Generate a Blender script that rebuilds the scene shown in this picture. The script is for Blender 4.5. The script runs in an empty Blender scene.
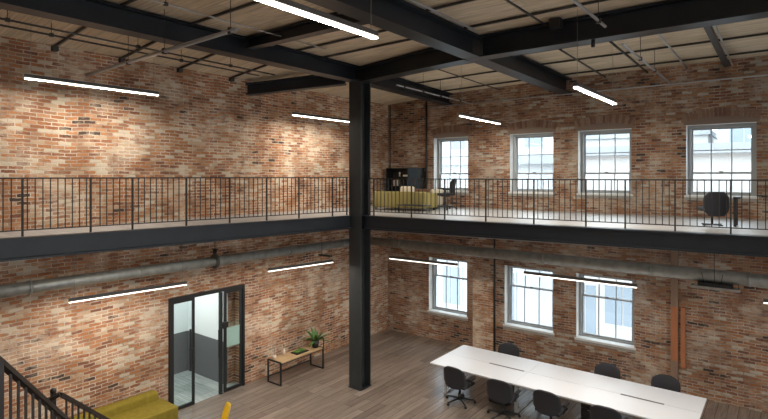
import bpy, bmesh, math, random
from mathutils import Vector, Matrix
random.seed(7)
S = bpy.context.scene
C = S.collection
PI = math.pi

# ------------------------------------------------------------ camera, world, exposure
cam_d = bpy.data.cameras.new('camera'); cam = bpy.data.objects.new('camera', cam_d); C.objects.link(cam)
cam.location = (0, 0, 5.5); cam.rotation_euler = (PI/2, 0, math.radians(37.43))
cam_d.sensor_width = 36; cam_d.lens = 524/768*36; cam_d.shift_y = -33.5/768
cam_d.clip_start = .05; cam_d.clip_end = 300
S.camera = cam
W = bpy.data.worlds.new('sky'); S.world = W; W.use_nodes = True
bg = W.node_tree.nodes['Background']; bg.inputs[0].default_value = (.84, .92, 1.0, 1); bg.inputs[1].default_value = 5.2
S.view_settings.view_transform = 'Standard'; S.view_settings.look = 'None'
S.view_settings.gamma = 1; S.view_settings.exposure = 0.45
LAMP = 185.0          # strength of the linear lamps' diffusers
XL, YW = -11.34, 15.05

# ------------------------------------------------------------ materials
def mat(name, col, rough=.6, metal=0, emit=None, es=0, spec=.5):
    m = bpy.data.materials.new(name); m.use_nodes = True
    b = m.node_tree.nodes['Principled BSDF']
    b.inputs['Base Color'].default_value = (*col, 1); b.inputs['Roughness'].default_value = rough
    b.inputs['Metallic'].default_value = metal; b.inputs['Specular IOR Level'].default_value = spec
    if emit: b.inputs['Emission Color'].default_value = (*emit, 1); b.inputs['Emission Strength'].default_value = es
    return m
class NT:
    def __init__(s, m): s.t = m.node_tree; s.b = s.t.nodes['Principled BSDF']
    def n(s, typ, **k):
        o = s.t.nodes.new(typ)
        for a, v in k.items():
            if a.startswith('_'): setattr(o, a[1:], v)
            else: o.inputs[a.replace('__', ' ')].default_value = v
        return o
    def l(s, a, b): s.t.links.new(a, b)
def noise_var(m, c1, c2, scale, stretch=(1, 1, 1), bump=0, detail=4):
    T = NT(m); g = T.n('ShaderNodeNewGeometry'); mp = T.n('ShaderNodeMapping'); mp.inputs['Scale'].default_value = stretch
    no = T.n('ShaderNodeTexNoise', Scale=scale, Detail=detail)
    T.l(g.outputs['Position'], mp.inputs[0]); T.l(mp.outputs[0], no.inputs['Vector'])
    r = T.n('ShaderNodeValToRGB'); r.color_ramp.elements[0].position = .3; r.color_ramp.elements[1].position = .7
    r.color_ramp.elements[0].color = (*c1, 1); r.color_ramp.elements[1].color = (*c2, 1)
    T.l(no.outputs[0], r.inputs[0]); T.l(r.outputs[0], T.b.inputs['Base Color'])
    if bump:
        bp = T.n('ShaderNodeBump', Strength=bump, Distance=.01); T.l(no.outputs[0], bp.inputs['Height']); T.l(bp.outputs[0], T.b.inputs['Normal'])
    return m

def brick_mat(name, axis, dark=1.0, offs=(0, 0), warm=1.0, lime=1.0, tone=.09, mortar=((.36, .28, .21), (.70, .60, .48)), bw=.235, rh=.073):
    m = mat(name, (.4, .2, .1), .9, spec=.2); T = NT(m)
    g = T.n('ShaderNodeNewGeometry'); sp = T.n('ShaderNodeSeparateXYZ'); T.l(g.outputs['Position'], sp.inputs[0])
    cb = T.n('ShaderNodeCombineXYZ')
    T.l(sp.outputs['X' if axis == 'x' else 'Y'], cb.inputs[0]); T.l(sp.outputs['Z'], cb.inputs[1])
    mp = T.n('ShaderNodeMapping'); mp.inputs['Location'].default_value = (offs[0]+40, offs[1]+40, 0); T.l(cb.outputs[0], mp.inputs[0])
    # slight waviness of the old courses
    wn = T.n('ShaderNodeTexNoise', Scale=1.3, Detail=2); T.l(mp.outputs[0], wn.inputs['Vector'])
    wsub = T.n('ShaderNodeVectorMath', _operation='SUBTRACT'); wsub.inputs[1].default_value = (.5, .5, .5); T.l(wn.outputs['Color'], wsub.inputs[0])
    wsc = T.n('ShaderNodeVectorMath', _operation='SCALE'); wsc.inputs['Scale'].default_value = .09; T.l(wsub.outputs[0], wsc.inputs[0])
    wn2 = T.n('ShaderNodeTexNoise', Scale=16, Detail=3); T.l(mp.outputs[0], wn2.inputs['Vector'])
    ws2 = T.n('ShaderNodeVectorMath', _operation='SCALE'); ws2.inputs['Scale'].default_value = .034; T.l(wn2.outputs['Color'], ws2.inputs[0])
    wa0 = T.n('ShaderNodeVectorMath', _operation='ADD'); T.l(ws2.outputs[0], wa0.inputs[0]); T.l(wsc.outputs[0], wa0.inputs[1])
    wad = T.n('ShaderNodeVectorMath', _operation='ADD'); T.l(mp.outputs[0], wad.inputs[0]); T.l(wa0.outputs[0], wad.inputs[1])
    def br():
        b = T.n('ShaderNodeTexBrick', Scale=1.0); b.offset = .5
        b.inputs['Brick Width'].default_value = bw; b.inputs['Row Height'].default_value = rh
        b.inputs['Mortar Size'].default_value = .010; b.inputs['Mortar Smooth'].default_value = .35; b.inputs['Bias'].default_value = 0
        b.inputs['Color1'].default_value = (0, 0, 0, 1); b.inputs['Color2'].default_value = (1, 1, 1, 1); b.inputs['Mortar'].default_value = (.5, .5, .5, 1)
        T.l(wad.outputs[0], b.inputs['Vector']); return b
    b1 = br()
    r = T.n('ShaderNodeValToRGB'); cr = r.color_ramp; cr.interpolation = 'CONSTANT'
    cols = [(0, (.10, .065, .05)), (.05, (.25, .11, .065)), (.16, (.34, .145, .075)), (.28, (.44, .185, .08)), (.40, (.36, .17, .095)),
            (.50, (.50, .225, .10)), (.60, (.40, .22, .13)), (.68, (.52, .27, .14)), (.77, (.55, .38, .25)), (.87, (.64, .53, .40))]
    cr.elements[0].position = 0; cr.elements[0].color = (*cols[0][1], 1); cr.elements[1].position = cols[1][0]; cr.elements[1].color = (*cols[1][1], 1)
    for p, c in cols[2:]: e = cr.elements.new(p); e.color = (*c, 1)
    cn = T.n('ShaderNodeTexNoise', Scale=.9, Detail=4, Roughness=.6); T.l(mp.outputs[0], cn.inputs['Vector'])
    cs = T.n('ShaderNodeMath', _operation='MULTIPLY_ADD'); cs.inputs[1].default_value = .95; cs.inputs[2].default_value = -.475+tone; T.l(cn.outputs[0], cs.inputs[0])
    sb = T.n('ShaderNodeSeparateColor'); T.l(b1.outputs['Color'], sb.inputs[0])
    ca = T.n('ShaderNodeMath', _operation='MULTIPLY_ADD'); ca.inputs[1].default_value = .86; T.l(sb.outputs[0], ca.inputs[0]); T.l(cs.outputs[0], ca.inputs[2])
    T.l(ca.outputs[0], r.inputs[0])
    # limewash / mortar smears
    n1 = T.n('ShaderNodeTexNoise', Scale=1.1, Detail=3); T.l(mp.outputs[0], n1.inputs['Vector'])
    n2m = T.n('ShaderNodeMapping'); n2m.inputs['Scale'].default_value = (7, 20, 1); T.l(mp.outputs[0], n2m.inputs[0])
    n2 = T.n('ShaderNodeTexNoise', Scale=1.0, Detail=5, Roughness=.7); T.l(n2m.outputs[0], n2.inputs['Vector'])
    ad = T.n('ShaderNodeMath', _operation='ADD'); T.l(n1.outputs[0], ad.inputs[0]); T.l(n2.outputs[0], ad.inputs[1])
    mr = T.n('ShaderNodeMapRange'); mr.inputs[1].default_value = 1.0; mr.inputs[2].default_value = 1.22; mr.inputs[3].default_value = 0; mr.inputs[4].default_value = .50*lime
    T.l(ad.outputs[0], mr.inputs[0])
    mx = T.n('ShaderNodeMix', _data_type='RGBA'); T.l(mr.outputs[0], mx.inputs[0]); T.l(r.outputs[0], mx.inputs[6]); mx.inputs[7].default_value = (.66, .56, .43, 1)
    # mortar
    mo = T.n('ShaderNodeMix', _data_type='RGBA'); T.l(b1.outputs['Fac'], mo.inputs[0]); T.l(mx.outputs[2], mo.inputs[6])
    mn = T.n('ShaderNodeTexNoise', Scale=2.2, Detail=3); T.l(mp.outputs[0], mn.inputs['Vector'])
    mrp = T.n('ShaderNodeValToRGB'); mrp.color_ramp.elements[0].color = (*mortar[0], 1); mrp.color_ramp.elements[1].color = (*mortar[1], 1)
    mrp.color_ramp.elements[0].position = .35; mrp.color_ramp.elements[1].position = .6
    T.l(mn.outputs[0], mrp.inputs[0]); T.l(mrp.outputs[0], mo.inputs[7])
    # overall tone variation (soot, colour batches)
    n3 = T.n('ShaderNodeTexNoise', Scale=.55, Detail=4); T.l(mp.outputs[0], n3.inputs['Vector'])
    mr3 = T.n('ShaderNodeMapRange'); mr3.inputs[1].default_value = .3; mr3.inputs[2].default_value = .7; mr3.inputs[3].default_value = .72*dark; mr3.inputs[4].default_value = 1.2*dark
    T.l(n3.outputs[0], mr3.inputs[0])
    mu = T.n('ShaderNodeVectorMath', _operation='SCALE'); T.l(mo.outputs[2], mu.inputs[0]); T.l(mr3.outputs[0], mu.inputs['Scale'])
    tint = T.n('ShaderNodeVectorMath', _operation='MULTIPLY'); tint.inputs[1].default_value = (1*warm, 1, 1/warm); T.l(mu.outputs[0], tint.inputs[0])
    T.l(tint.outputs[0], T.b.inputs['Base Color'])
    bn = T.n('ShaderNodeTexNoise', Scale=28, Detail=3); T.l(mp.outputs[0], bn.inputs['Vector'])
    hs = T.n('ShaderNodeMath', _operation='MULTIPLY_ADD'); hs.inputs[1].default_value = -1.0; T.l(b1.outputs['Fac'], hs.inputs[0]); T.l(bn.outputs[0], hs.inputs[2])
    bp = T.n('ShaderNodeBump', Strength=.55, Distance=.012); T.l(hs.outputs[0], bp.inputs['Height']); T.l(bp.outputs[0], T.b.inputs['Normal'])
    return m

def plank_mat(name, axis, cols, width, length, rough, seam=.4, spec=.5):
    """boards laid along `axis`"""
    m = mat(name, cols[0], rough, spec=spec); T = NT(m)
    g = T.n('ShaderNodeNewGeometry'); sp = T.n('ShaderNodeSeparateXYZ'); T.l(g.outputs['Position'], sp.inputs[0])
    cb = T.n('ShaderNodeCombineXYZ'); a, b = ('X', 'Y') if axis == 'x' else ('Y', 'X')
    T.l(sp.outputs[a], cb.inputs[0]); T.l(sp.outputs[b], cb.inputs[1])
    mp = T.n('ShaderNodeMapping'); mp.inputs['Location'].default_value = (50, 50, 0); T.l(cb.outputs[0], mp.inputs[0])
    bt = T.n('ShaderNodeTexBrick', Scale=1.0); bt.offset = .37; bt.offset_frequency = 2
    bt.inputs['Brick Width'].default_value = length; bt.inputs['Row Height'].default_value = width
    bt.inputs['Mortar Size'].default_value = .004; bt.inputs['Color1'].default_value = (0, 0, 0, 1); bt.inputs['Color2'].default_value = (1, 1, 1, 1); bt.inputs['Mortar'].default_value = (.5, .5, .5, 1)
    T.l(mp.outputs[0], bt.inputs['Vector'])
    r = T.n('ShaderNodeValToRGB'); cr = r.color_ramp
    cr.elements[0].color = (*cols[0], 1); cr.elements[1].color = (*cols[-1], 1)
    for i, c in enumerate(cols[1:-1]): e = cr.elements.new((i+1)/(len(cols)-1)); e.color = (*c, 1)
    T.l(bt.outputs['Color'], r.inputs[0])
    gm = T.n('ShaderNodeMapping'); gm.inputs['Scale'].default_value = (1.2, 22, 1); T.l(mp.outputs[0], gm.inputs[0])
    gn = T.n('ShaderNodeTexNoise', Scale=1.0, Detail=6, Roughness=.65); T.l(gm.outputs[0], gn.inputs['Vector'])
    mr = T.n('ShaderNodeMapRange'); mr.inputs[1].default_value = .3; mr.inputs[2].default_value = .7; mr.inputs[3].default_value = .68; mr.inputs[4].default_value = 1.25
    T.l(gn.outputs[0], mr.inputs[0])
    mu = T.n('ShaderNodeVectorMath', _operation='SCALE'); T.l(r.outputs[0], mu.inputs[0]); T.l(mr.outputs[0], mu.inputs['Scale'])
    mo = T.n('ShaderNodeMix', _data_type='RGBA'); T.l(bt.outputs['Fac'], mo.inputs[0]); T.l(mu.outputs[0], mo.inputs[6])
    mo.inputs[7].default_value = (*[c*seam for c in cols[0]], 1)
    T.l(mo.outputs[2], T.b.inputs['Base Color'])
    bp = T.n('ShaderNodeBump', Strength=.07, Distance=.004); T.l(gn.outputs[0], bp.inputs['Height']); T.l(bp.outputs[0], T.b.inputs['Normal'])
    return m

M = {}
M['brick_l'] = brick_mat('old_brick_left', 'y', 1.0, warm=.99, lime=1.15)
M['brick_w'] = brick_mat('old_brick_window', 'x', .77, (3.3, .02), warm=.945, lime=1.2, tone=.05, mortar=((.30, .24, .19), (.58, .50, .41)))
M['floor'] = plank_mat('oak_floor', 'y', [(.19, .152, .128), (.26, .212, .178), (.225, .182, .152), (.31, .256, .216)], .21, 1.5, .22, spec=.9)
M['mezz'] = plank_mat('mezzanine_boards', 'x', [(.39, .38, .375), (.47, .46, .455), (.43, .42, .415)], .16, 1.4, .42, spec=.9)
M['deck'] = plank_mat('roof_boards', 'x', [(.60, .50, .36), (.68, .575, .43), (.64, .535, .39), (.72, .61, .46)], .30, 4.0, .85, .6, .2)
M['steel'] = noise_var(mat('charcoal_steel', (.03, .032, .036), .42), (.010, .0135, .019), (.015, .020, .027), 3)
M['colsteel'] = noise_var(mat('charcoal_column_steel', (.03, .032, .036), .5), (.024, .028, .030), (.031, .036, .039), 3)
M['rail'] = mat('black_rail_metal', (.022, .020, .018), .5)
M['brown_rail'] = mat('dark_bronze_rail', (.020, .014, .011), .36)
M['black'] = mat('black_powder_coat', (.012, .013, .014), .5)
M['pipe'] = mat('conduit_steel', (.46, .47, .48), .35, .45)
M['darkpipe'] = mat('dark_conduit', (.05, .048, .045), .5, .3)
M['duct'] = noise_var(mat('galvanised_duct', (.3, .31, .3), .45, .55), (.28, .29, .27), (.42, .43, .40), 6)
M['diff'] = mat('lamp_diffuser', (.9, .9, .88), .5, emit=(1, .92, .80), es=LAMP)
M['diff_low'] = mat('lamp_diffuser_low', (.9, .9, .88), .5, emit=(1, .90, .79), es=LAMP*.8)
M['diff_side'] = mat('lamp_diffuser_edge', (.9, .9, .88), .5, emit=(1, .91, .80), es=1.7)
M['lamp'] = mat('lamp_housing', (.10, .095, .09), .45, .3)
M['wire'] = mat('wire', (.25, .24, .22), .4, .7)
M['winframe'] = mat('grey_window_paint', (.30, .31, .31), .5)
M['reveal'] = noise_var(mat('white_reveal', (.7, .7, .68), .7), (.55, .55, .53), (.72, .72, .70), 4)
M['sill'] = mat('pale_sill', (.62, .62, .6), .5)
M['stone'] = noise_var(mat('concrete_under_sill', (.3, .29, .26), .8), (.26, .25, .22), (.36, .34, .31), 9)
M['white'] = mat('white_table', (.80, .84, .90), .25)
M['edge'] = mat('ply_edge', (.42, .34, .27), .5)
M['whitemetal'] = mat('white_metal', (.62, .62, .62), .35)
M['chair'] = mat('charcoal_plastic_fabric', (.022, .022, .028), .75)
M['chairmetal'] = mat('black_plastic', (.015, .015, .017), .4)
M['must'] = noise_var(mat('mustard_fabric', (.35, .29, .02), .85), (.205, .155, .012), (.265, .205, .018), 14, bump=.15)
M['must2'] = mat('pale_mustard_fabric', (.27, .22, .07), .85)
M['cream'] = mat('cream_fabric', (.68, .62, .48), .9)
M['brownfab'] = mat('brown_fabric', (.20, .11, .06), .9)
M['yellow'] = mat('yellow_plastic', (.80, .52, .02), .35)
M['wood'] = noise_var(mat('pale_oak', (.55, .38, .2), .5), (.46, .31, .16), (.60, .43, .25), 2, (1, 1, 1), detail=5)
M['pot'] = mat('black_pot', (.015, .016, .018), .4)
M['leaf'] = noise_var(mat('leaf', (.06, .17, .03), .5), (.03, .10, .02), (.10, .22, .05), 20)
M['moss'] = noise_var(mat('moss', (.08, .2, .03), .9), (.05, .14, .02), (.14, .26, .05), 40)
M['ceramic'] = mat('pale_ceramic', (.72, .62, .5), .3)
M['wallw'] = mat('white_plaster', (.78, .82, .82), .7)
M['wains'] = mat('grey_panelling', (.13, .135, .14), .55)
M['tile'] = plank_mat('grey_tiles', 'x', [(.30, .34, .33), (.40, .44, .43), (.35, .39, .38)], .45, .9, .25)
M['terracotta'] = noise_var(mat('terracotta_timber', (.42, .17, .07), .7), (.34, .13, .06), (.46, .17, .07), 2.5, (3, 3, .6))
M['tan'] = noise_var(mat('tan_timber', (.36, .2, .12), .7), (.20, .13, .09), (.30, .20, .14), 2.5, (3, 3, .6))
M['book'] = [mat('book%d' % i, c, .6) for i, c in enumerate([(.55, .5, .42), (.3, .1, .06), (.08, .12, .2), (.6, .55, .3), (.12, .12, .12)])]
M['fac'] = noise_var(mat('pale_render', (.34, .36, .38), .8), (.35, .37, .39), (.42, .44, .45), .6)
M['fac2'] = mat('blue_grey_render', (.22, .25, .27), .8)
M['fac3'] = mat('cream_render', (.45, .44, .43), .8)
M['facwin'] = mat('distant_glazing', (.20, .24, .28), .5)
M['facroof'] = mat('distant_roof', (.30, .32, .34), .7)
M['ground'] = mat('street', (.22, .22, .22), .8)
gl = bpy.data.materials.new('clear_glass'); gl.use_nodes = True
nt = gl.node_tree; nt.nodes.clear(); o = nt.nodes.new('ShaderNodeOutputMaterial'); tr = nt.nodes.new('ShaderNodeBsdfTransparent'); gg = nt.nodes.new('ShaderNodeBsdfGlossy')
gg.inputs['Roughness'].default_value = .02; tr.inputs[0].default_value = (.93, .96, .96, 1)
mi = nt.nodes.new('ShaderNodeMixShader'); mi.inputs[0].default_value = .03
nt.links.new(tr.outputs[0], mi.inputs[1]); nt.links.new(gg.outputs[0], mi.inputs[2]); nt.links.new(mi.outputs[0], o.inputs[0])
M['glass'] = gl
fr = mat('frosted_band', (.50, .66, .60), .5); M['frost'] = fr

# ------------------------------------------------------------ mesh helpers
class B:
    """collects shapes into one mesh"""
    def __init__(s): s.bm = bmesh.new(); s.mi = 0
    def _t(s, geom_v, mx):
        bmesh.ops.transform(s.bm, matrix=mx, verts=geom_v)
    def box(s, x0, x1, y0, y1, z0, z1, bev=0, rot=None, piv=None):
        n0 = set(s.bm.verts) if bev else None
        r = bmesh.ops.create_cube(s.bm, size=1); vs = r['verts']
        for v in vs: v.co = Vector(((x0+x1)/2+v.co.x*(x1-x0), (y0+y1)/2+v.co.y*(y1-y0), (z0+z1)/2+v.co.z*(z1-z0)))
        fs = {f for v in vs for f in v.link_faces}
        for f in fs: f.material_index = s.mi
        if bev:
            es = list({e for v in vs for e in v.link_edges})
            rr = bmesh.ops.bevel(s.bm, geom=es, offset=bev, segments=3, profile=.5, affect='EDGES')
            vs = list(set(s.bm.verts)-n0)
            for f in {f for v in vs for f in v.link_faces}: f.material_index = s.mi; f.smooth = True
        if rot is not None:
            p = Vector(piv or ((x0+x1)/2, (y0+y1)/2, (z0+z1)/2))
            s._t(vs, Matrix.Translation(p) @ rot @ Matrix.Translation(-p))
        return s
    def tube(s, p, q, r, n=8, r2=None):
        p, q = Vector(p), Vector(q); d = q-p; L = d.length
        if L < 1e-6: return s
        c = bmesh.ops.create_cone(s.bm, cap_ends=True, segments=n, radius1=r, radius2=r if r2 is None else r2, depth=L)
        s._t(c['verts'], Matrix.Translation((p+q)/2) @ d.to_track_quat('Z', 'Y').to_matrix().to_4x4())
        for f in {f for v in c['verts'] for f in v.link_faces}:
            f.material_index = s.mi; f.smooth = len(f.verts) == 4
        return s
    def path(s, pts, r, n=8):
        for a, b in zip(pts, pts[1:]): s.tube(a, b, r, n)
        for a in pts[1:-1]: s.ball(a, r, 8)
        return s
    def bar(s, p, q, w, h):
        """square bar from p to q: w horizontally, h upright"""
        p, q = Vector(p), Vector(q); d = (q-p); u = d.normalized()
        side = u.cross(Vector((0, 0, 1)))
        if side.length < 1e-4: side = Vector((1, 0, 0))
        side.normalize(); up = side.cross(u).normalized()
        vs = [s.bm.verts.new(a+side*w/2*i+up*h/2*j) for a in (p, q) for i, j in ((-1, -1), (1, -1), (1, 1), (-1, 1))]
        for f in ((3, 2, 1, 0), (4, 5, 6, 7), (0, 1, 5, 4), (1, 2, 6, 5), (2, 3, 7, 6), (3, 0, 4, 7)):
            ff = s.bm.faces.new([vs[i] for i in f]); ff.material_index = s.mi
        return s
    def ball(s, c, r, n=12, sc=(1, 1, 1)):
        b = bmesh.ops.create_uvsphere(s.bm, u_segments=n, v_segments=max(6, n//2+2), radius=r)
        s._t(b['verts'], Matrix.Translation(Vector(c)) @ Matrix.Diagonal((*sc, 1)))
        for f in {f for v in b['verts'] for f in v.link_faces}: f.material_index = s.mi; f.smooth = True
        return s
    def poly(s, pts):
        f = s.bm.faces.new([s.bm.verts.new(p) for p in pts]); f.material_index = s.mi; return s
    def prism(s, pts, z0, z1):
        n = len(pts); lo = [s.bm.verts.new((x, y, z0)) for x, y in pts]; hi = [s.bm.verts.new((x, y, z1)) for x, y in pts]
        for f in [lo[::-1], hi]+[[lo[i], lo[(i+1) % n], hi[(i+1) % n], hi[i]] for i in range(n)]:
            s.bm.faces.new(f).material_index = s.mi
        return s
    def grid(s, fn, nu, nv, closed=False):
        g = [[s.bm.verts.new(fn(u/nu, v/nv)) for v in range(nv+1)] for u in range(nu+1)]
        for i in range(nu):
            for j in range(nv):
                f = s.bm.faces.new((g[i][j], g[i+1][j], g[i+1][j+1], g[i][j+1])); f.smooth = True; f.material_index = s.mi
        return s
    def done(s, name, mats, parent=None, loc=None, rotz=0, recalc=True):
        me = bpy.data.meshes.new(name)
        if recalc: bmesh.ops.recalc_face_normals(s.bm, faces=s.bm.faces)
        s.bm.to_mesh(me); s.bm.free()
        for m in (mats if isinstance(mats, list) else [mats]): me.materials.append(m)
        o = bpy.data.objects.new(name, me); C.objects.link(o)
        if parent: o.parent = parent
        if loc: o.location = loc
        o.rotation_euler[2] = rotz
        return o
def tag(o, label, cat, group=None, kind=None):
    o['label'] = label; o['category'] = cat
    if group: o['group'] = group
    if kind: o['kind'] = kind
    return o
def thing(name, label, cat, loc=(0, 0, 0), rotz=0, group=None):
    o = bpy.data.objects.new(name, None); C.objects.link(o); o.location = loc; o.rotation_euler[2] = rotz
    o.empty_display_size = .2
    return tag(o, label, cat, group)
def struct(o): o['kind'] = 'structure'; return o
def dup(root, loc, rotz, label, group=None):
    r = root.copy(); C.objects.link(r); r.location = loc; r.rotation_euler[2] = rotz; r['label'] = label
    if group: r['group'] = group
    for ch in list(root.children):
        c = ch.copy(); C.objects.link(c); c.parent = r
        for g in list(ch.children):
            d = g.copy(); C.objects.link(d); d.parent = c
    return r

# ------------------------------------------------------------ roof surface height
def lerp(t, a, b): return a+(b-a)*t
def pw(x, tab):
    if x <= tab[0][0]: return tab[0][1]
    for (a, va), (b, vb) in zip(tab, tab[1:]):
        if x <= b: return lerp((x-a)/(b-a), va, vb)
    return tab[-1][1]
def roof(x, y):
    z0 = pw(x, [(XL, 8.05), (-8.83, 8.33), (-5.1, 8.38), (0, 8.42), (8, 8.48)])
    z1 = pw(x, [(XL, 8.05), (-8.83, 8.22), (-5.1, 8.30), (8, 8.31)])
    t = min(1, max(0, (y-10.5)/(YW-10.5)))
    return lerp(t, z0, z1)

# ------------------------------------------------------------ shell
UP = [(-9.4, -8.11), (-6.67, -5.33), (-4.63, -3.24), (-1.97, -.53), (.95, 2.4)]  # last window is out of view, added for more daylight
LO = [(-9.6, -8.15), (-6.85, -5.34), (-4.68, -3.17), (-.1, 1.4)]
UZ, LZ = (5.0, 6.77), (.93, 2.76)
def wall(name, u0, u1, z1, holes, mats, place, thick, depth_sign, top=None):
    """brick wall along u with rectangular holes; place(u, d, z) -> point, d = depth into the wall"""
    b = B(); us = sorted({u0, u1, *[h[0] for h in holes], *[h[1] for h in holes]}); zs = sorted({0, z1, *[h[2] for h in holes], *[h[3] for h in holes]})
    for a, c in zip(us, us[1:]):
        for e, g in zip(zs, zs[1:]):
            mu, mz = (a+c)/2, (e+g)/2
            if any(h[0] < mu < h[1] and h[2] < mz < h[3] for h in holes): continue
            b.mi = 0
            b.poly([place(a, 0, e), place(c, 0, e), place(c, 0, g), place(a, 0, g)])
            b.poly([place(a, thick, e), place(a, thick, g), place(c, thick, g), place(c, thick, e)])
    for h in holes:
        b.mi = 1; a, c, e, g = h[:4]
        b.poly([place(a, 0, e), place(a, 0, g), place(a, thick, g), place(a, thick, e)])
        b.poly([place(c, 0, e), place(c, thick, e), place(c, thick, g), place(c, 0, g)])
        b.poly([place(a, 0, g), place(c, 0, g), place(c, thick, g), place(a, thick, g)])
        if e > 0: b.poly([place(a, 0, e), place(a, thick, e), place(c, thick, e), place(c, 0, e)])
    b.mi = 0
    b.poly([place(u0, 0, 0), place(u0, 0, z1), place(u0, thick, z1), place(u0, thick, 0)])
    b.poly([place(u1, 0, 0), place(u1, thick, 0), place(u1, thick, z1), place(u1, 0, z1)])
    b.poly([place(u0, 0, z1), place(u1, 0, z1), place(u1, thick, z1), place(u0, thick, z1)])
    return struct(b.done(name, mats, recalc=False))
holes = [(a, c, *UZ) for a, c in UP]+[(a, c, *LZ) for a, c in LO]
wall('wall_back', XL, 7.0, 8.55, holes, [M['brick_w'], M['reveal']], lambda u, d, z: (u, YW+d, z), .42, 1)
DY0, DY1, DZ = 6.6, 8.72, 2.66
wall('wall_left', -5.0, YW+.42, 8.3, [(DY0, DY1, 0, DZ)], [M['brick_l'], M['brick_l']], lambda u, d, z: (XL-d, u, z), .38, 1)
struct(B().box(XL, 7, -5, YW, -.1, 0).done('floor', M['floor']))
b = B()
xs = [XL, -10.1, -8.83, -7, -5.1, -2.5, 0, 4, 7]; ys = [-5, 0, 5, 10.5, 12, 13.5, YW]
V = {}
for x in xs:
    for y in ys:
        V[x, y] = (b.bm.verts.new((x, y, roof(x, y))), b.bm.verts.new((x, y, roof(x, y)+.12)))
for x, x2 in zip(xs, xs[1:]):
    for y, y2 in zip(ys, ys[1:]):
        for k in (0, 1):
            b.bm.faces.new([V[p][k] for p in ((x, y), (x2, y), (x2, y2), (x, y2))])
struct(b.done('ceiling', M['deck'], recalc=False))
# wall behind the viewer
struct(B().box(XL, 7, -5.3, -5, 0, 8.6).done('wall_front', M['brick_w']))
wall('wall_right', -5, YW+.42, 8.65, [(y, y+1.5, z, z+1.9) for y in (-3.5, 0, 3.5, 7, 11.5) for z in (.9, 5.1)], [M['brick_l'], M['reveal']], lambda u, d, z: (7+d, u, z), .4, 1)  # unseen side wall with windows, added to cut the ambient light

# windows ------------------------------------------------------
def window(i, x0, x1, z0, z1, rail, parts_rows):
    """sash window; rail = height of the meeting rail, parts_rows = glazing bar heights"""
    r = struct(bpy.data.objects.new('window_%d' % i, None)); C.objects.link(r); r.location = ((x0+x1)/2, YW+.27, z0)
    w = x1-x0; h = z1-z0; hw = w/2; f = B()
    for a, c in ((-hw, -hw+.075), (hw-.075, hw)): f.box(a, c, -.05, .10, 0, h)
    f.box(-hw+.075, hw-.075, -.05, .10, h-.07, h).box(-hw+.075, hw-.075, -.05, .10, 0, .06)
    f.done('window_frame', M['winframe'], r)
    for nm, a, c, y in (('upper_sash', rail-.02, h-.07, .045), ('lower_sash', .06, rail+.02, -.005)):
        s = B(); L, R = -hw+.075, hw-.075
        s.box(L, L+.04, y, y+.04, a, c).box(R-.04, R, y, y+.04, a, c).box(L+.04, R-.04, y, y+.04, c-.04, c).box(L+.04, R-.04, y, y+.04, a, a+.045)
        for k in (1, 2): cx = L+(R-L)*k/3; s.box(cx-.012, cx+.012, y+.005, y+.035, a+.045, c-.04)
        for z in parts_rows:
            if a < z < c: s.box(L+.04, R-.04, y+.006, y+.034, z-.012, z+.012)
        so = s.done(nm, M['winframe'], r)
        B().box(L+.02, R-.02, y+.018, y+.023, a+.02, c-.02).done('pane', M['glass'], so)
    B().box(-.04, .04, -.035, 0, rail+.02, rail+.045).done('sash_lock', M['lamp'], r)
    B().box(-hw, hw, -.30, -.052, .0, .02, .005).box(-hw-.04, hw+.04, -.32, -.271, -.035, .018).done('window_sill', M['sill'], r)
    B().box(-hw-.04, hw+.04, -.30, -.271, -.11, -.035).done('sill_apron', M['stone'], r)
n = 1
for a, c in UP: window(n, a+.002, c-.002, UZ[0]+.002, UZ[1]-.002, .57, [1.14]); n += 1
for a, c in LO: window(n, a+.002, c-.002, LZ[0]+.002, LZ[1]-.002, 1.17, []); n += 1
# brick arches over the upper windows: one soldier course of voussoirs each
for k, (a, c) in enumerate(UP[:4]):
    b = B(); w = c-a+.12; mid = (a+c)/2; rise = .11; R = (w*w/4+rise*rise)/(2*rise); zc = UZ[1]+.07+rise-R; half = math.asin(w/2/R); N = 19
    for j in range(N):
        t = -half+2*half*(j+.5)/N; dt = half/N*.86
        b.mi = random.choice((0, 1, 2, 2, 3))
        r0, r1 = R, R+.215
        pts = [(mid+rr*math.sin(tt), zc+rr*math.cos(tt)) for rr, tt in ((r0, t-dt), (r0, t+dt), (r1, t+dt), (r1, t-dt))]
        lo = [b.bm.verts.new((x, YW-.012, z)) for x, z in pts]; hi = [b.bm.verts.new((x, YW+.0, z)) for x, z in pts]
        for f in [lo]+[[lo[i], lo[(i+1) % 4], hi[(i+1) % 4], hi[i]] for i in range(4)]: b.bm.faces.new(f).material_index = b.mi
    # mortar infill between arch and window head
    b.mi = 4
    top = [(mid+(R)*math.sin(t), zc+(R)*math.cos(t)) for t in [half*(-1+2*q/12) for q in range(13)]]
    b.poly([(x, YW-.006, z) for x, z in top]+[(mid+w/2, YW-.006, UZ[1]+.005), (mid-w/2, YW-.006, UZ[1]+.005)])
    struct(b.done('trim_%d' % (k+1), [mat('arch_brick_a', (.23, .125, .085), .9), mat('arch_brick_b', (.19, .11, .08), .9), mat('arch_brick_c', (.26, .16, .115), .9), mat('arch_brick_d', (.29, .20, .145), .9), mat('arch_mortar', (.24, .18, .14), .9)]))

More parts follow.
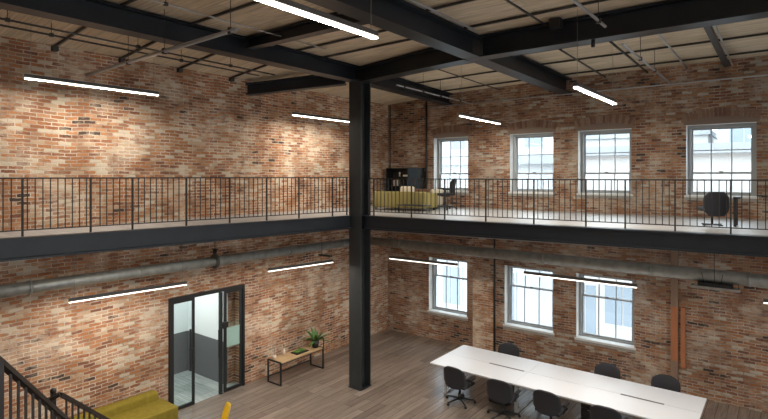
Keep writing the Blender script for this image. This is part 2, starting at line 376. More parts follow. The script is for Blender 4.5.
# room beyond the glass door ---------------------------------
struct(B().box(-13.45, XL-.38, 4.6, 8.42, -.1, 0).box(XL-.38, XL, DY0, DY1, -.1, .002).done('trim_5', M['tile']))
struct(B().box(-13.55, -13.45, 4.6, 8.52, 1.12, 3.0).box(-13.45, XL-.381, 8.42, 8.5, 1.12, 3.0).box(-13.45, XL-.381, 4.5, 4.6, 0, 3.0).done('wall_lobby', M['wallw']))
struct(B().box(XL-.40, XL-.381, 8.5, 8.85, 0, 3.0).done('wall_return', M['brick_l']))
struct(B().box(-13.55, -13.44, 4.6, 8.52, 0, 1.12).box(-13.44, XL-.381, 8.41, 8.5, 0, 1.12).done('wall_wainscot', M['wains']))
struct(B().box(-13.5, XL-.38, 4.5, 8.5, 3.0, 3.1).done('ceiling_lobby', M['wallw']))
ld = bpy.data.lights.new('lobby_fill_light', 'AREA'); ld.energy = 40; ld.size = 1.0; ld.size_y = 2.2; ld.shape = 'RECTANGLE'; ld.color = (.93, 1, .98)  # unseen area light added to brighten the lobby
lo_ = bpy.data.objects.new('lobby_fill_light', ld); C.objects.link(lo_); lo_.location = (-12.5, 6.9, 2.97)

# glass door --------------------------------------------------
d = struct(bpy.data.objects.new('door_1', None)); C.objects.link(d); d.location = (XL+.02, DY0, 0)
W2 = DY1-DY0
b = B().box(-.06, .04, .0, .06, 0, DZ-.002).box(-.06, .04, W2-.06, W2, 0, DZ-.002).box(-.06, .04, .06, W2-.06, DZ-.085, DZ-.002).done('door_frame', M['black'], d)
def leaf(y0, y1, thk=.055):
    f = B().box(-.03, .02, y0, y0+thk, .01, DZ-.09).box(-.03, .02, y1-thk, y1, .01, DZ-.09).box(-.03, .02, y0+thk, y1-thk, .01, .08).box(-.03, .02, y0+thk, y1-thk, DZ-.15, DZ-.09)
    o = f.done('door_leaf', M['black'], d)
    B().box(-.008, -.002, y0+thk, y1-thk, .08, DZ-.15).done('pane', M['glass'], o)
    return o
l1 = leaf(.062, .66); B().box(.045, .075, .50, .535, .85, 1.85).box(.0, .045, .51, .62, 1.33, 1.37).done('door_handle', M['black'], l1)
l2 = leaf(1.50, W2-.062, .07); B().box(-.012, -.009, 1.57, W2-.13, 1.12, 1.62).done('frosted_band', M['frost'], l2)
# folded leaf edge standing beside the right hand panel
l3 = B().box(-.03, .05, 1.36, 1.43, .01, DZ-.09).done('door_leaf', M['black'], d)
B().box(.05, .08, 1.29, 1.33, .95, 1.65).box(.05, .065, 1.31, 1.37, 1.0, 1.03).box(.05, .065, 1.31, 1.37, 1.57, 1.60).box(.02, .10, 1.36, 1.56, 1.66, 1.80).done('door_handle', M['black'], l3)

# outdoors ----------------------------------------------------
GZ = -4.0
tag(B().box(-60, 60, YW+1, 90, GZ-.1, GZ).done('street_surface', M['ground']), 'pale street surface outside below the windows', 'street', kind='structure')
def facade(label, x0, x1, y, z1, m, wins, roofh=.35, dep=7):
    t = thing('building', label, 'building', ((x0+x1)/2, y, GZ)); hw = (x1-x0)/2; cx0 = (x0+x1)/2
    B().box(-hw, hw, 0, dep, 0, z1-GZ).done('facade_wall', m, t)
    B().box(-hw-.15, hw+.15, -.25, dep+.2, z1-GZ, z1-GZ+roofh).done('roof', M['facroof'], t)
    for (x, z, w_, h_) in wins:
        cx, cz = x-cx0, z-GZ
        w = B().box(cx-w_/2-.08, cx+w_/2+.08, -.05, 0, cz-h_/2-.08, cz+h_/2+.08).done('window', M['fac3'], t)
        B().box(cx-w_/2, cx-.03, -.08, -.052, cz-h_/2, cz+h_/2).box(cx+.03, cx+w_/2, -.08, -.052, cz-h_/2, cz+h_/2).done('pane', M['facwin'], w)
facade('pale building across the alley with small windows, seen through the lower windows', -18, -7.5, 21, 6.0, M['fac'], [(-12.15, .5, .9, 1.7), (-14.5, .5, .9, 1.7), (-9.6, .3, 1.0, 2.2), (-12.2, 4, 1, 1.5), (-9.5, 4, 1, 1.5)])
facade('cream building across the alley with a wide window, seen through the third lower window', -7.1, 6, 21.6, 6.3, M['fac3'], [(-6.35, .2, .8, 1.9), (-4.95, .5, 1.3, 1.5), (-2.5, .4, 1.2, 1.6), (0, .4, 1.2, 1.6), (-4.5, 4.2, 1.1, 1.4), (-1.5, 4.2, 1.1, 1.4)])
facade('taller pale building farther off behind the left upper windows', -34, -13.5, 38, 11, M['fac'], [(-31+3.2*k, z, 1.3, 1.8) for k in range(6) for z in (5.4, 8.6)])
facade('low far building with a flat roof behind the middle upper windows', -13, -4.0, 40, 8.2, M['fac3'], [(-11.5+2.6*k, 6.0, 1.2, 1.6) for k in range(3)])
facade('far pale building at the right behind the last upper window', -3.2, 12, 37, 10.2, M['fac'], [(-1.9+3*k, 8.2, 1.4, 1.6) for k in range(4)])

# ------------------------------------------------------------ structural steel
def ibeam(name, p, q, wid, h0, h1, label, cat='beam', tf=.035, plates=()):
    """I-section from p to q; p, q = middle of the underside, h0/h1 = depth at each end"""
    p, q = Vector(p), Vector(q); u = (q-p); u.z = 0; L = u.length; u.normalize(); s = u.cross(Vector((0, 0, 1)))
    b = B()
    def slab(w, za0, za1, zb0, zb1, t0=0, t1=1):
        vs = []
        for (pt, z0, z1) in ((p.lerp(q, t0), za0, za1), (p.lerp(q, t1), zb0, zb1)):
            for i, z in ((-1, z0), (1, z0), (1, z1), (-1, z1)): vs.append(b.bm.verts.new(pt+s*w/2*i+Vector((0, 0, z))))
        for f in ((3, 2, 1, 0), (4, 5, 6, 7), (0, 1, 5, 4), (1, 2, 6, 5), (2, 3, 7, 6), (3, 0, 4, 7)): b.bm.faces.new([vs[i] for i in f])
    slab(wid, 0, tf, 0, tf); slab(wid, h0-tf, h0, h1-tf, h1); slab(.04, tf, h0-tf, tf, h1-tf)
    for t in plates: slab(wid*.95, tf, h0-tf, tf, h0-tf, t-.006/L, t+.006/L)
    return tag(b.done(name, M['steel'], None), label, cat)
AX = -8.83; CY = 10.5
ibeam('steel_beam', (AX, -4.9, 7.90), (AX, CY-.21, 7.93), .34, .40, .39, 'long charcoal steel roof beam running along the left wall to the column')
ibeam('steel_beam', (AX, CY+.21, 7.93), (AX, YW-.01, 7.85), .34, .39, .35, 'charcoal roof beam from the column top to the window wall')
ibeam('steel_beam', (AX-.21, CY, 7.93), (AX+.21, CY, 7.93), .38, .39, .39, 'short steel beam joint sitting on top of the column')
BX, BY = -5.1, 9.80
ibeam('steel_beam', (AX+.21, CY-.03, 7.93), (BX-.17, BY+.03, 7.92), .36, .385, .43, 'charcoal roof beam between the column top and the beam crossing')
ibeam('steel_beam', (BX+.17, BY, 7.92), (6.9, BY+.12, 7.99), .36, .44, .47, 'deep charcoal roof beam reaching from the crossing to the upper right corner')
ibeam('steel_beam', (BX, -4.9, 7.95), (BX, BY-.19, 7.92), .36, .40, .44, 'charcoal roof beam entering at the top centre and ending at the crossing')
ibeam('steel_beam', (BX, BY-.18, 7.92), (BX, BY+.18, 7.92), .33, .45, .445, 'steel node where the two roof beams cross')
ibeam('steel_beam', (BX, BY+.19, 7.92), (BX+.12, YW-.01, 7.84), .36, .44, .42, 'charcoal roof beam from the crossing to the wall between the windows')
ibeam('steel_beam', (XL+.01, 8.85, 7.64), (AX-.19, 10.15, 7.86), .26, .30, .34, 'short charcoal beam from the left wall to the column top')
ibeam('steel_beam', (AX+.18, 6.8, 8.08), (BX-.19, 6.8, 8.08), .20, .22, .28, 'slim charcoal cross beam between the two long roof beams')
# column: H section
b = B(); hw = .2
b.box(AX-hw, AX+hw, CY-hw, CY-hw+.03, 0, 7.928).box(AX-hw, AX+hw, CY+hw-.03, CY+hw, 0, 7.928).box(AX-.015, AX+.015, CY-hw+.03, CY+hw-.03, 0, 7.928)
col = thing('steel_column', 'tall charcoal H section steel column from floor to roof beams', 'column', (0, 0, 0))
b.done('shaft', M['colsteel'], col)
for z in (4.10, 4.46): B().box(AX+.016, AX+hw, CY-hw+.031, CY+hw-.031, z, z+.02).done('stiffener_plate', M['steel'], col)
B().box(AX+.016, AX+hw-.03, CY-.06, CY+.09, 4.13, 4.455).done('connection_plate', M['steel'], col)
B().box(AX-hw-.02, AX+hw+.02, CY-hw-.02, CY+hw+.02, 0, .02).done('base_plate', M['steel'], col)

# ------------------------------------------------------------ mezzanine
MZ = 4.48
LA, LB = Vector((-10.73, 0, 0)), Vector((-9.03, CY, 0))
RA, RB = Vector((-8.63, CY+.03, 0)), Vector((6.9, 11.55, 0))
def ledge(y): t = y/CY; return LA.lerp(LB, t)
struct(B().prism([(XL, 0), (LA.x, 0), (LB.x-.0, CY-.22), (LB.x, CY+.05), (RA.x-.2, CY+.22), (RA.x, RA.y+.02), (RB.x, RB.y+.02), (RB.x, YW), (XL, YW)], MZ-.14, MZ).done('floor_mezzanine', M['mezz']))
ibeam('mezzanine_beam', (*(LA+Vector((.09, 0, 0))).xy, 4.10), (LB.x+.02, CY-.2, 4.13), .18, .375, .345, 'long charcoal edge beam of the left mezzanine under its railing')
ibeam('mezzanine_beam', (RA.x, RA.y-.05, 4.13), (RB.x, RB.y-.09, 4.13), .18, .345, .345, 'long charcoal edge beam of the right mezzanine under its railing')
def railing(p, q, post_ts, label, step=.112, ztop=5.44, group=None):
    L = (q-p).length; u = (q-p)/L
    t = thing('railing', label, 'railing', (p.x, p.y, MZ))
    loc = lambda s, z: Vector((u.x*s, u.y*s, z))
    H = ztop-MZ
    B().bar(loc(0, H-.0125), loc(L, H-.0125), .05, .025).done('top_rail', M['rail'], t)
    B().bar(loc(0, .105), loc(L, .105), .03, .018).done('bottom_rail', M['rail'], t)
    for s in post_ts: B().bar(loc(s, -.03), loc(s, H-.025), .026, .03).done('post', M['rail'], t)
    n = int(L/step); bal = []
    ss = [s for s in [step*(i+.5) for i in range(n)] if all(abs(s-a) > .055 for a in post_ts)]
    show = ss if len(ss) <= 100 else None
    proto = None
    far = B(); nf = 0
    order = sorted(range(len(ss)), key=lambda i: (p+u*ss[i]).length)
    # keep those in view
    def inview(s):
        w = p+u*s; F = -w.x*math.sin(.6532)+w.y*math.cos(.6532); l = w.x*math.cos(.6532)+w.y*math.sin(.6532)
        return F > 1 and abs(l/F) < .76
    vis = [i for i in order if inview(ss[i])]; keep = set(vis[:100])
    for i, s in enumerate(ss):
        if i in keep:
            if proto is None:
                proto = B().bar(Vector((0, 0, .11)), Vector((0, 0, H-.02)), .014, .014).done('baluster', M['rail'], t)
                proto.location = loc(s, 0); 
            else:
                c = proto.copy(); C.objects.link(c); c.parent = t; c.location = loc(s, 0)
        else:
            far.bar(loc(s, .11), loc(s, H-.02), .014, .014); nf += 1
    if nf:
        o = far.done('baluster_run', M['rail'], t); o['kind'] = 'stuff'
    return t
d = (LB-LA).normalized()
pl = LA+d*1.8; ql = Vector((LB.x, CY-.22, 0)); off = Vector((-.02, 0, 0))
def ts(p, q, ys, k=1):
    u = (q-p).normalized(); return [(y-p[k])/u[k] for y in ys]
railing(pl+off, ql+off, [.02]+ts(pl, ql, [2.3, 3.31, 4.33, 5.04, 6.07, 7.01, 7.91, 8.78, 9.78, 10.24]), 'black metal railing with thin balusters on the left mezzanine edge', ztop=5.475)
pr_ = Vector((RA.x+.04, RA.y+.02, 0)); qr = Vector((1.6, 11.215, 0))
railing(pr_, qr, ts(pr_, qr, [-8.58, -8.41, -7.29, -6.38, -5.35, -4.26, -3.2, -2.47, -1.62, -.76, .2, 1.1], 0), 'black metal railing with thin balusters on the right mezzanine edge')

# ------------------------------------------------------------ ducts
def duct(pts, r, label, name='ventilation_duct', clamps=()):
    t = thing(name, label, 'duct', pts[0]); o0 = Vector(pts[0])
    P = [Vector(p)-o0 for p in pts]
    b = B()
    for a, c in zip(P, P[1:]): b.tube(a, c, r, 24)
    for a in P[1:-1]: b.ball(a, r, 24)
    b.done('pipe', M['duct'], t)
    for i, (seg, s) in enumerate(clamps):
        a, c = P[seg], P[seg+1]; u = (c-a).normalized(); m_ = a+u*s
        B().tube(m_-u*.025, m_+u*.025, r+.012, 24).done('joint_ring', M['duct'], t)
    return t
duct([(-10.93, -1, 3.5), (-10.45, 12.3, 3.5)], .115, 'grey round duct running along the left brick wall below the mezzanine', clamps=[(0, 2.6+2*i) for i in range(6)])
duct([(-10.3, 12.75, 3.47), (6.5, 12.35, 3.47)], .13, 'thick grey round duct running along the window wall below the mezzanine', clamps=[(0, 1.2), (0, 3.2), (0, 5.6), (0, 8.0), (0, 9.75), (0, 12)])
# damper on left duct
t = thing('duct_damper', 'dark round damper collar hanging on a rod around the left duct', 'damper', (-10.62, 7.35, 3.5))
b = B(); R0, r0 = .15, .03
b.grid(lambda u, v: ((R0+r0*math.cos(2*PI*v))*0+r0*math.sin(2*PI*v), (0), 0) if False else (r0*math.sin(2*PI*v)+.036*(R0+r0*math.cos(2*PI*v))*0, (R0+r0*math.cos(2*PI*v))*math.cos(2*PI*u)*0+r0*1.2*math.sin(2*PI*v), 0) if False else ((R0+r0*math.cos(2*PI*v))*math.cos(2*PI*u), r0*1.2*math.sin(2*PI*v), (R0+r0*math.cos(2*PI*v))*math.sin(2*PI*u)), 24, 8)
b.done('collar', M['lamp'], t)
B().box(-.03, .03, -.03, .03, .18, .27).tube((0, 0, .27), (0, 0, .60), .008).box(-.10, .12, -.02, .02, .27, .29).done('hanger_rod', M['black'], t)
# supply grille hanging under right duct
t = thing('air_grille', 'black slot air grille in a pale frame under the right duct', 'grille', (-1.12, 12.45, 3.22))
B().box(-.42, .42, -.13, -.10, 0, .05).box(-.42, .42, .10, .13, 0, .05).box(-.42, -.39, -.10, .10, 0, .05).box(.39, .42, -.10, .10, 0, .05).box(-.39, .39, -.10, .10, .02, .025).done('grille_frame', M['stone'], t)
B().box(-.30, .30, -.09, .09, .025, .12).done('grille_box', M['black'], t)
B().tube((0, -.1, .02), (0, -.2, .87), .006).tube((-.18, -.1, .1), (-.22, -.12, .32), .006).tube((.1, -.1, .1), (.14, -.12, .32), .006).tube((.39, 0, .02), (.39, 0, .3), .006).done('hanger_rod', M['black'], t)
# bracket by column
tag(B().box(-10.2, -9.75, 10.35, 10.43, 3.31, 3.35).tube((-10.1, 10.39, 3.35), (-10.1, 10.39, 4.33), .006).done('pipe_bracket', M['black']), 'small black bracket bar under the left duct beside the column', 'bracket')

# ------------------------------------------------------------ lamps
def lamp(loc, L, ang, zt, label, low=False, w=.038, cords=(-.46, .46), ins=.0):
    zt = min(roof(loc[0], loc[1]-L/2), roof(loc[0], loc[1]+L/2))-.01 if zt > 5 else zt
    t = thing('linear_lamp', label, 'lamp', loc, ang, 'hanging linear lamps')
    B().box(-w/2-.003, w/2+.003, -L/2, L/2, .026, .085).done('housing', M['lamp'], t)
    db = B().box(-w/2, w/2, -L/2+.004, L/2-.004, 0, .026)
    for f in db.bm.faces: f.normal_update(); f.material_index = 0 if f.normal.z < -.5 else 1
    db.done('diffuser', [M['diff_low' if low else 'diff'], M['diff_side']], t)
    for s in cords: B().tube((0, L*s, .06), (0, L*s, zt-loc[2]), .0035, 6).done('suspension_wire', M['wire'], t)
    return t
lamp((-10.3, 4.57, 7.16), 2.4, 0, 8.14, 'upper linear lamp in front of the left wall, nearest the left edge')
lamp((-10.3, 10.7, 7.10), 2.4, 0, 8.12, 'upper linear lamp partly hidden behind the column')
lamp((-4.03, 3.90, 7.2), 2.4, 0, 8.46, 'large linear lamp at the top centre, closest of all', w=.075)
lamp((-6.52, 12.85, 7.0), 2.5, .03, 8.26, 'upper linear lamp before the wall between the first two windows')
lamp((-2.83, 10.35, 7.0), 2.6, 0, 8.4, 'upper linear lamp under the deep beam, rightmost of the upper ones', w=.075, cords=(-.46, .44))
lamp((-10.15, 5.15, 3.2), 2.2, -.12, 4.34, 'lower linear lamp to the upper left of the glass door', True)
lamp((-9.68, 9.25, 3.2), 1.95, -.16, 4.34, 'lower linear lamp hanging above the bench by the left wall', True)
lamp((-7.65, 11.65, 3.2), 2.1, PI/2+.02, 4.34, 'lower linear lamp just right of the column', True)
lamp((-3.62, 11.68, 3.2), 2.42, PI/2, 4.34, 'lower linear lamp crossing in front of the second and third lower windows', True, cords=(-.46, .46))
lamp((.9, 11.68, 3.2), 2.42, PI/2, 4.34, 'added lower linear lamp mostly beyond the right edge above the table end', True)  # extra lamp continuing the row, added for room light
lamp((-1.2, 3.0, 7.2), 2.4, 0, 8.46, 'added unseen upper linear lamp over the stairs for fill light', w=.085)  # extra lamp outside the view, kept only for its light

# ------------------------------------------------------------ roof pipework
def pipe(p, q, r, m, label, name='conduit', hang=(), cat='pipe', box=False, square=False):
    t = thing(name, label, cat, p); o0 = Vector(p); d_ = Vector(q)-o0
    bb = B(); (bb.bar(Vector((0, 0, 0)), d_, 2*r, 2*r) if square else bb.tube((0, 0, 0), d_, r, 8)); bb.done('tube', M[m], t)
    for s in hang:
        a = d_*s; w = o0+a; B().tube(a, (a.x, a.y, roof(w.x, w.y)-o0.z-.002), .006, 6).done('hanger_rod', M['darkpipe'], t)
        B().box(a.x-.03, a.x+.03, a.y-.03, a.y+.03, a.z-r-.012, a.z+r+.012).done('clip', M['darkpipe'], t)
    if box: B().box(-.05, .05, -.08, .08, -.09, .06).done('junction_box', M['black'], t)
    return t
# purlin bars across the roof
k = 0
names = {2.9: 'first', 4.2: 'second', 5.5: 'third', 8.3: 'fourth', 9.35: 'fifth'}
bars = []
for y in (1.6, 2.9, 4.2, 5.5, 6.85, 8.3): bars.append((XL+.05, AX-.18, y, 'dark roof bar in the left bay'))
for y in (2.9, 4.2, 5.5, 8.1, 8.95): bars.append((AX+.18, -5.29, y, 'dark roof bar in the centre bay'))
for y in (5.6, 7.6, 8.95): bars.append((-4.9, 5, y, 'dark roof bar in the right bay'))
pos = {1.6: 'outermost, at the left edge', 2.9: 'close to the left edge', 4.2: 'with a black box at the wall end', 5.5: 'above the left lamp', 6.85: 'where the grey pipe meets the wall', 8.3: 'before the short beam'}
for x0, x1, y, lb in bars:
    zz = lambda x: roof(x, y)-.035
    b = B(); b.bar((x0, y, zz(x0)), (x1, y, zz(x1)), .035, .042)
    if x0 < -11: b.box(x0-.04, x0+.07, y-.05, y+.05, zz(x0)-.09, zz(x0)+.0)
    txt = {'left': pos[y] if x0 < -11 else ''}
    where = pos[y] if x0 < -11 else {2.9: 'nearest the viewer', 4.2: 'behind the big lamp', 5.5: 'under the lamp end', 8.1: 'third from the column', 8.95: 'closest to the beam before the column' if x0 < -6 else 'just before the deep beam', 5.6: 'at the top edge', 7.6: 'crossing the top of the picture'}[y]
    tag(b.done('roof_bar', M['darkpipe']), lb+', '+where, 'bar', 'dark bars under the roof boards')
for y, w_ in ((11.6, 'nearest the deep beam'), (12.87, 'in the middle'), (14.4, 'closest to the window wall')):
    for x0, x1, nm in ((AX+.18, -5.29, 'in the rear bay behind the column'), (-4.9, 5, 'in the rear bay above the right windows')):
        b = B(); b.bar((x0, y, roof(x0, y)-.035), (x1, y, roof(x1, y)-.035), .03, .04)
        tag(b.done('roof_bar', M['darkpipe']), 'thin roof bar %s, %s' % (nm, w_), 'bar', 'dark bars under the roof boards')
pipe((-9.9, 0, 8.02), (-9.98, 8.6, 7.99), .018, 'darkpipe', 'upper of two thin dark conduits along the left roof bay', hang=(.35, .6, .85))
pipe((-10.15, 0, 7.97), (-10.2, 8.3, 7.95), .018, 'darkpipe', 'lower of two thin dark conduits along the left roof bay', hang=(.45, .75))
pipe((XL+.01, 4.8, 7.56), (-6.4, 4.8, 7.66), .035, 'pipe', 'grey sprinkler pipe crossing the left roof bay below the beam', name='sprinkler_pipe', hang=(.35, .60, .97))
pipe((-7.62, 2, 8.17), (-7.66, 8.0, 8.17), .014, 'pipe', 'thin silver conduit in the centre roof bay behind the big lamp', hang=(.4, .8))
pipe((-4.66, 3, 8.27), (-4.66, 8.9, 8.26), .02, 'pipe', 'silver conduit beside the crossing beam near the top centre')
pipe((-2.1, 3, 7.7), (-2.1, 8.1, 7.7), .022, 'pipe', 'silver pipe hanging in front of the deep beam, ending in mid air', name='sprinkler_pipe', hang=(.5, .93))
pipe((-2.33, 10.15, 7.88), (-2.33, YW-.03, 7.87), .025, 'pipe', 'silver pipe behind the deep beam running to the window wall', name='sprinkler_pipe', hang=(.3, .6))
pipe((-2.85, 10.15, 8.28), (-2.85, YW-.02, 8.2), .025, 'darkpipe', 'dark conduit left of the silver pipe behind the deep beam', box=False)
pipe((-1.95, 10.15, 8.28), (-1.95, YW-.02, 8.2), .022, 'pipe', 'grey conduit right of the silver pipe behind the deep beam')
pipe((-1.12, 10.15, 8.24), (-1.12, YW-.02, 8.17), .05, 'darkpipe', 'dark cable tray at the right end of the roof, wider than the pipes', name='cable_tray', square=True, cat='cable tray')
pipe((-1.0, 10.15, 8.22), (-1.0, YW-.02, 8.15), .02, 'pipe', 'silver conduit alongside the dark cable tray')
pipe((-3.9, 10.15, 8.28), (-3.9, YW-.02, 8.2), .022, 'darkpipe', 'dark conduit above the rightmost hanging lamp', hang=())
pipe((-3.5, 5, 8.29), (-3.5, 9.5, 8.28), .02, 'darkpipe', 'dark conduit at the top before the deep beam', hang=())
pipe((-7.0, 10.8, 8.22), (-7.0, YW-.02, 8.16), .016, 'darkpipe', 'dark conduit beyond the column in the rear bay')
pipe((-7.86, 10.8, 7.82), (-7.86, 14.9, 7.78), .018, 'pipe', 'silver conduit hung beside the beam behind the column', hang=(.08, .3, .52, .8))
pipe((-2.72, 9.69, 7.80), (-2.72, 9.69, 7.93), .035, 'black', 'small black sensor box hanging by the deep beam', name='sensor_box', cat='sensor')
tag(B().box(-3.42, -3.22, 9.42, 9.60, 8.20, 8.37, .01).done('junction_box', M['black']), 'black junction box on top of the deep beam at the dark conduit', 'junction box')
# conduit along the window wall
pipe((-9.6, YW-.04, 7.83), (4, YW-.04, 7.84), .018, 'pipe', 'long thin silver conduit along the top of the window wall')
pipe((-9.67, YW-.05, MZ+.001), (-9.67, YW-.05, 8.13), .03, 'darkpipe', 'dark vertical pipe left of the first upper window', name='vertical_pipe')
pipe((-11.22, YW-.03, MZ+.001), (-11.22, YW-.03, 8.04), .022, 'darkpipe', 'thin vertical pipe in the corner of the brick walls', name='vertical_pipe')
pipe((-7.17, YW-.04, .001), (-7.17, YW-.04, 4.33), .028, 'darkpipe', 'dark vertical pipe between the first two lower windows', name='vertical_pipe')
pipe((-11.1, 11.5, 3.95), (4, 12.0, 4.05), .008, 'pipe', 'thin pale cable strung under the right mezzanine', name='cable', cat='cable', hang=())
# timber posts against the window wall
tag(B().box(-2.30, -2.14, YW-.09, YW-.001, .02, 4.33).done('timber_post', M['tan']), 'tan timber post fixed to the window wall right of the lower windows', 'post')
tag(B().box(-2.08, -1.98, YW-.07, YW-.001, .70, 2.2).done('timber_board', M['terracotta']), 'narrow terracotta board standing beside the tan wall post', 'board')
tag(B().box(-2.30, -2.14, YW-.1, YW-.091, .84, 2.2).done('painted_board', M['terracotta']), 'terracotta board fixed over the lower half of the tan post', 'board')
# pale brick patch
tag(B().box(-7.93, -7.22, YW-.02, YW-.0005, .02, 2.2).done('brick_patch', brick_mat('yellowish_brick', 'x', 1.0, (1, .5), warm=1.0, lime=1.9, tone=.16)), 'pale yellowish brick pier between the first two lower windows', 'pier', kind='structure')

# ------------------------------------------------------------ meeting table
TX0, TX1, TY0, TY1 = -7.2, -1.33, 11.34, 13.1
t = thing('meeting_table', 'long white meeting table with a centre cable slot', 'table', (TX0, TY0, 0))
LX, LY = TX1-TX0, TY1-TY0; seam = 2.25
xs = [0, seam, LX]
for a, c in zip(xs, xs[1:]):
    for y0, y1 in ((0, LY/2-.006), (LY/2+.006, LY)):
        b = B(); b.box(a+.002, c-.002, y0, y1, .715, .74); b.mi = 1
        b.box(a+.002, c-.002, y0, y1, .70, .715); b.done('tabletop', [M['white'], M['edge']], t)
for a, c in ((1.23, 2.15), (4.35, 5.2)): B().box(a, c, LY/2-.028, LY/2+.028, .7402, .7425).done('cable_slot', M['lamp'], t)
for x in (.35, seam, 4.1, LX-.35):
    b = B(); b.box(x-.03, x+.03, .14, .20, 0, .64).box(x-.03, x+.03, LY-.20, LY-.14, 0, .64).box(x-.03, x+.03, .14, LY-.14, .64, .70).box(x-.035, x+.035, .12, LY-.12, 0, .03); b.done('leg', M['whitemetal'], t)
for x in (1.45, 3.65): B().box(x-.02, x+.75, LY/2-.012, LY/2+.012, .38, .68).done('modesty_panel', M['whitemetal'], t)
for (x, y, lb) in ((-5.75, 11.72, 'black drawer pedestal under the table, left of the second near chair'), (-3.55, 11.72, 'black drawer pedestal under the table, between the third and fourth near chairs')):
    p = thing('drawer_pedestal', lb, 'cabinet', (x, y, 0), 0, 'pedestals under the table')
    B().box(-.0, .45, 0, .55, .05, .66, .008).done('cabinet_body', M['black'], p)
    for k in range(3): dr = B().box(.01, .44, -.018, -.0, .06+.2*k, .25+.2*k).done('drawer', M['chairmetal'], p); B().box(.15, .30, -.03, -.018, .22+.2*k, .232+.2*k).done('handle', M['whitemetal'], dr)
    B().box(.0, .45, 0, .55, 0, .05).done('plinth', M['black'], p)
# ------------------------------------------------------------ office chairs
def office_chair(label, low=False):
    t = thing('office_chair', label, 'chair')
    # front = +Y
    def shell(u, v):          # back rest: u across, v up
        a = (u-.5)*2; z = .43+v*.52; wd = .275*(1-.13*abs(2*v-.9)**3.0)
        return Vector((a*wd, -.25+.055*a*a-.05*v+.02*math.sin(v*PI), z))
    b = B(); nu, nv = 14, 12
    def solid(fn, thick, dirv):
        F_ = lambda u, v: fn(u, v); Bk = lambda u, v: fn(u, v)+dirv*thick
        b.grid(F_, nu, nv); b.grid(Bk, nu, nv)
        for e in range(nv):
            for u in (0, 1):
                p = [F_(u, e/nv), F_(u, (e+1)/nv), Bk(u, (e+1)/nv), Bk(u, e/nv)]; b.bm.faces.new([b.bm.verts.new(x) for x in p])
        for e in range(nu):
            for v in (0, 1):
                p = [F_(e/nu, v), F_((e+1)/nu, v), Bk((e+1)/nu, v), Bk(e/nu, v)]; b.bm.faces.new([b.bm.verts.new(x) for x in p])
    def round_top(u, v):
        p = shell(u, v); a = abs((u-.5)*2)
        if v > .75: p.z -= .07*((v-.75)/.25)**1.5*a**3
        if v < .25: p.z += .10*(.25-v)/.25*a**4
        return p
    solid(round_top, .045, Vector((0, -1, 0)))
    bmesh.ops.remove_doubles(b.bm, verts=b.bm.verts, dist=.0005)
    b.done('backrest', M['chair'], t)
    B().box(-.26, .26, -.23, .25, .43, .50, .03).done('seat', M['chair'], t)
    for s in (-1, 1):
        B().path([(s*.24, -.12, .45), (s*.29, -.10, .48), (s*.30, -.08, .61), (s*.30, .12, .625)], .016).box(s*.30-.035, s*.30+.035, -.10, .14, .625, .655, .008).done('armrest', M['chairmetal'], t)
    B().tube((0, 0, .12), (0, 0, .43), .028, 12).tube((0, 0, .08), (0, 0, .22), .045, 12).box(-.1, .1, -.12, .12, .40, .44).done('gas_lift', M['chairmetal'], t)
    s = B(); 
    for k in range(5):
        a = PI/2+.3+k*2*PI/5; s.tube((0, 0, .115), (.34*math.cos(a), .34*math.sin(a), .075), .028, 8, .016)
    st = s.done('star_base', M['chairmetal'], t)
    for k in range(5):
        a = PI/2+.3+k*2*PI/5; x, y = .34*math.cos(a), .34*math.sin(a)
        B().tube((x, y, .05), (x, y, .08), .01).tube((x-.022*math.sin(a), y+.022*math.cos(a), .031), (x+.022*math.sin(a), y-.022*math.cos(a), .031), .03, 12).done('caster', M['chairmetal'], t)
    return t
G = 'office chairs around the meeting table'
ch = office_chair('dark office chair at the left end of the near side of the table'); ch['group'] = G; ch.scale = (1.08, 1.03, 1)
ch.location = (-6.27, 11.22, 0); ch.rotation_euler[2] = -.06
for x, y, r, lb in ((-5.10, 11.15, .05, 'dark office chair on the near side of the table, second from the left end'),
                    (-4.02, 11.2, -.04, 'dark office chair on the near side of the table, third from the left end'),
                    (-2.84, 11.18, .03, 'dark office chair on the near side of the table, fourth, cut by the bottom edge'),
                    (-5.93, 13.08, PI+.05, 'dark office chair on the window side of the table, farthest from the viewer'),
                    (-3.42, 13.08, PI-.05, 'dark office chair on the window side of the table, middle one'),
                    (-2.15, 13.10, PI+.02, 'dark office chair on the window side of the table, beside the terracotta post')):
    dup(ch, (x, y, 0), r, lb, G)
# ------------------------------------------------------------ bench and what stands on it
t = thing('console_bench', 'low oak topped bench with black frame legs by the left wall', 'bench', (-10.98, 9.25, 0))
B().box(0, .5, 0, 1.6, .565, .60, .004).done('bench_top', M['wood'], t)
for y in (0.0, 1.58):
    b = B(); w = .012
    for a, c in (((0, y, .0), (0, y, .60)), ((.5, y, 0), (.5, y, .60)), ((0, y, .012), (.5, y, .012)), ((0, y, .59 if y > 1 else .60), (.5, y, .59 if y > 1 else .60))): b.bar(a, c, .036, .036)
    b.done('leg_frame', M['black'], t)
B().bar((.0, 0, .14), (.0, 1.58, .14), .025, .025).bar((.5, 0, .555), (.5, 1.58, .555), .02, .02).bar((0, 0, .555), (0, 1.58, .555), .02, .02).done('stretcher', M['black'], t)
B().path([(.5, 1.6, .60), (.5, 1.6, .82), (.47, 1.6, .87), (.42, 1.6, .88)], .013).done('hoop_handle', M['black'], t)
t = thing('potted_plant', 'leafy green plant in a black pot on the far end of the bench', 'plant', (-10.68, 10.72, .601))
B().tube((0, 0, 0), (0, 0, .2), .085, 20, .115).done('pot', M['pot'], t)
b = B()
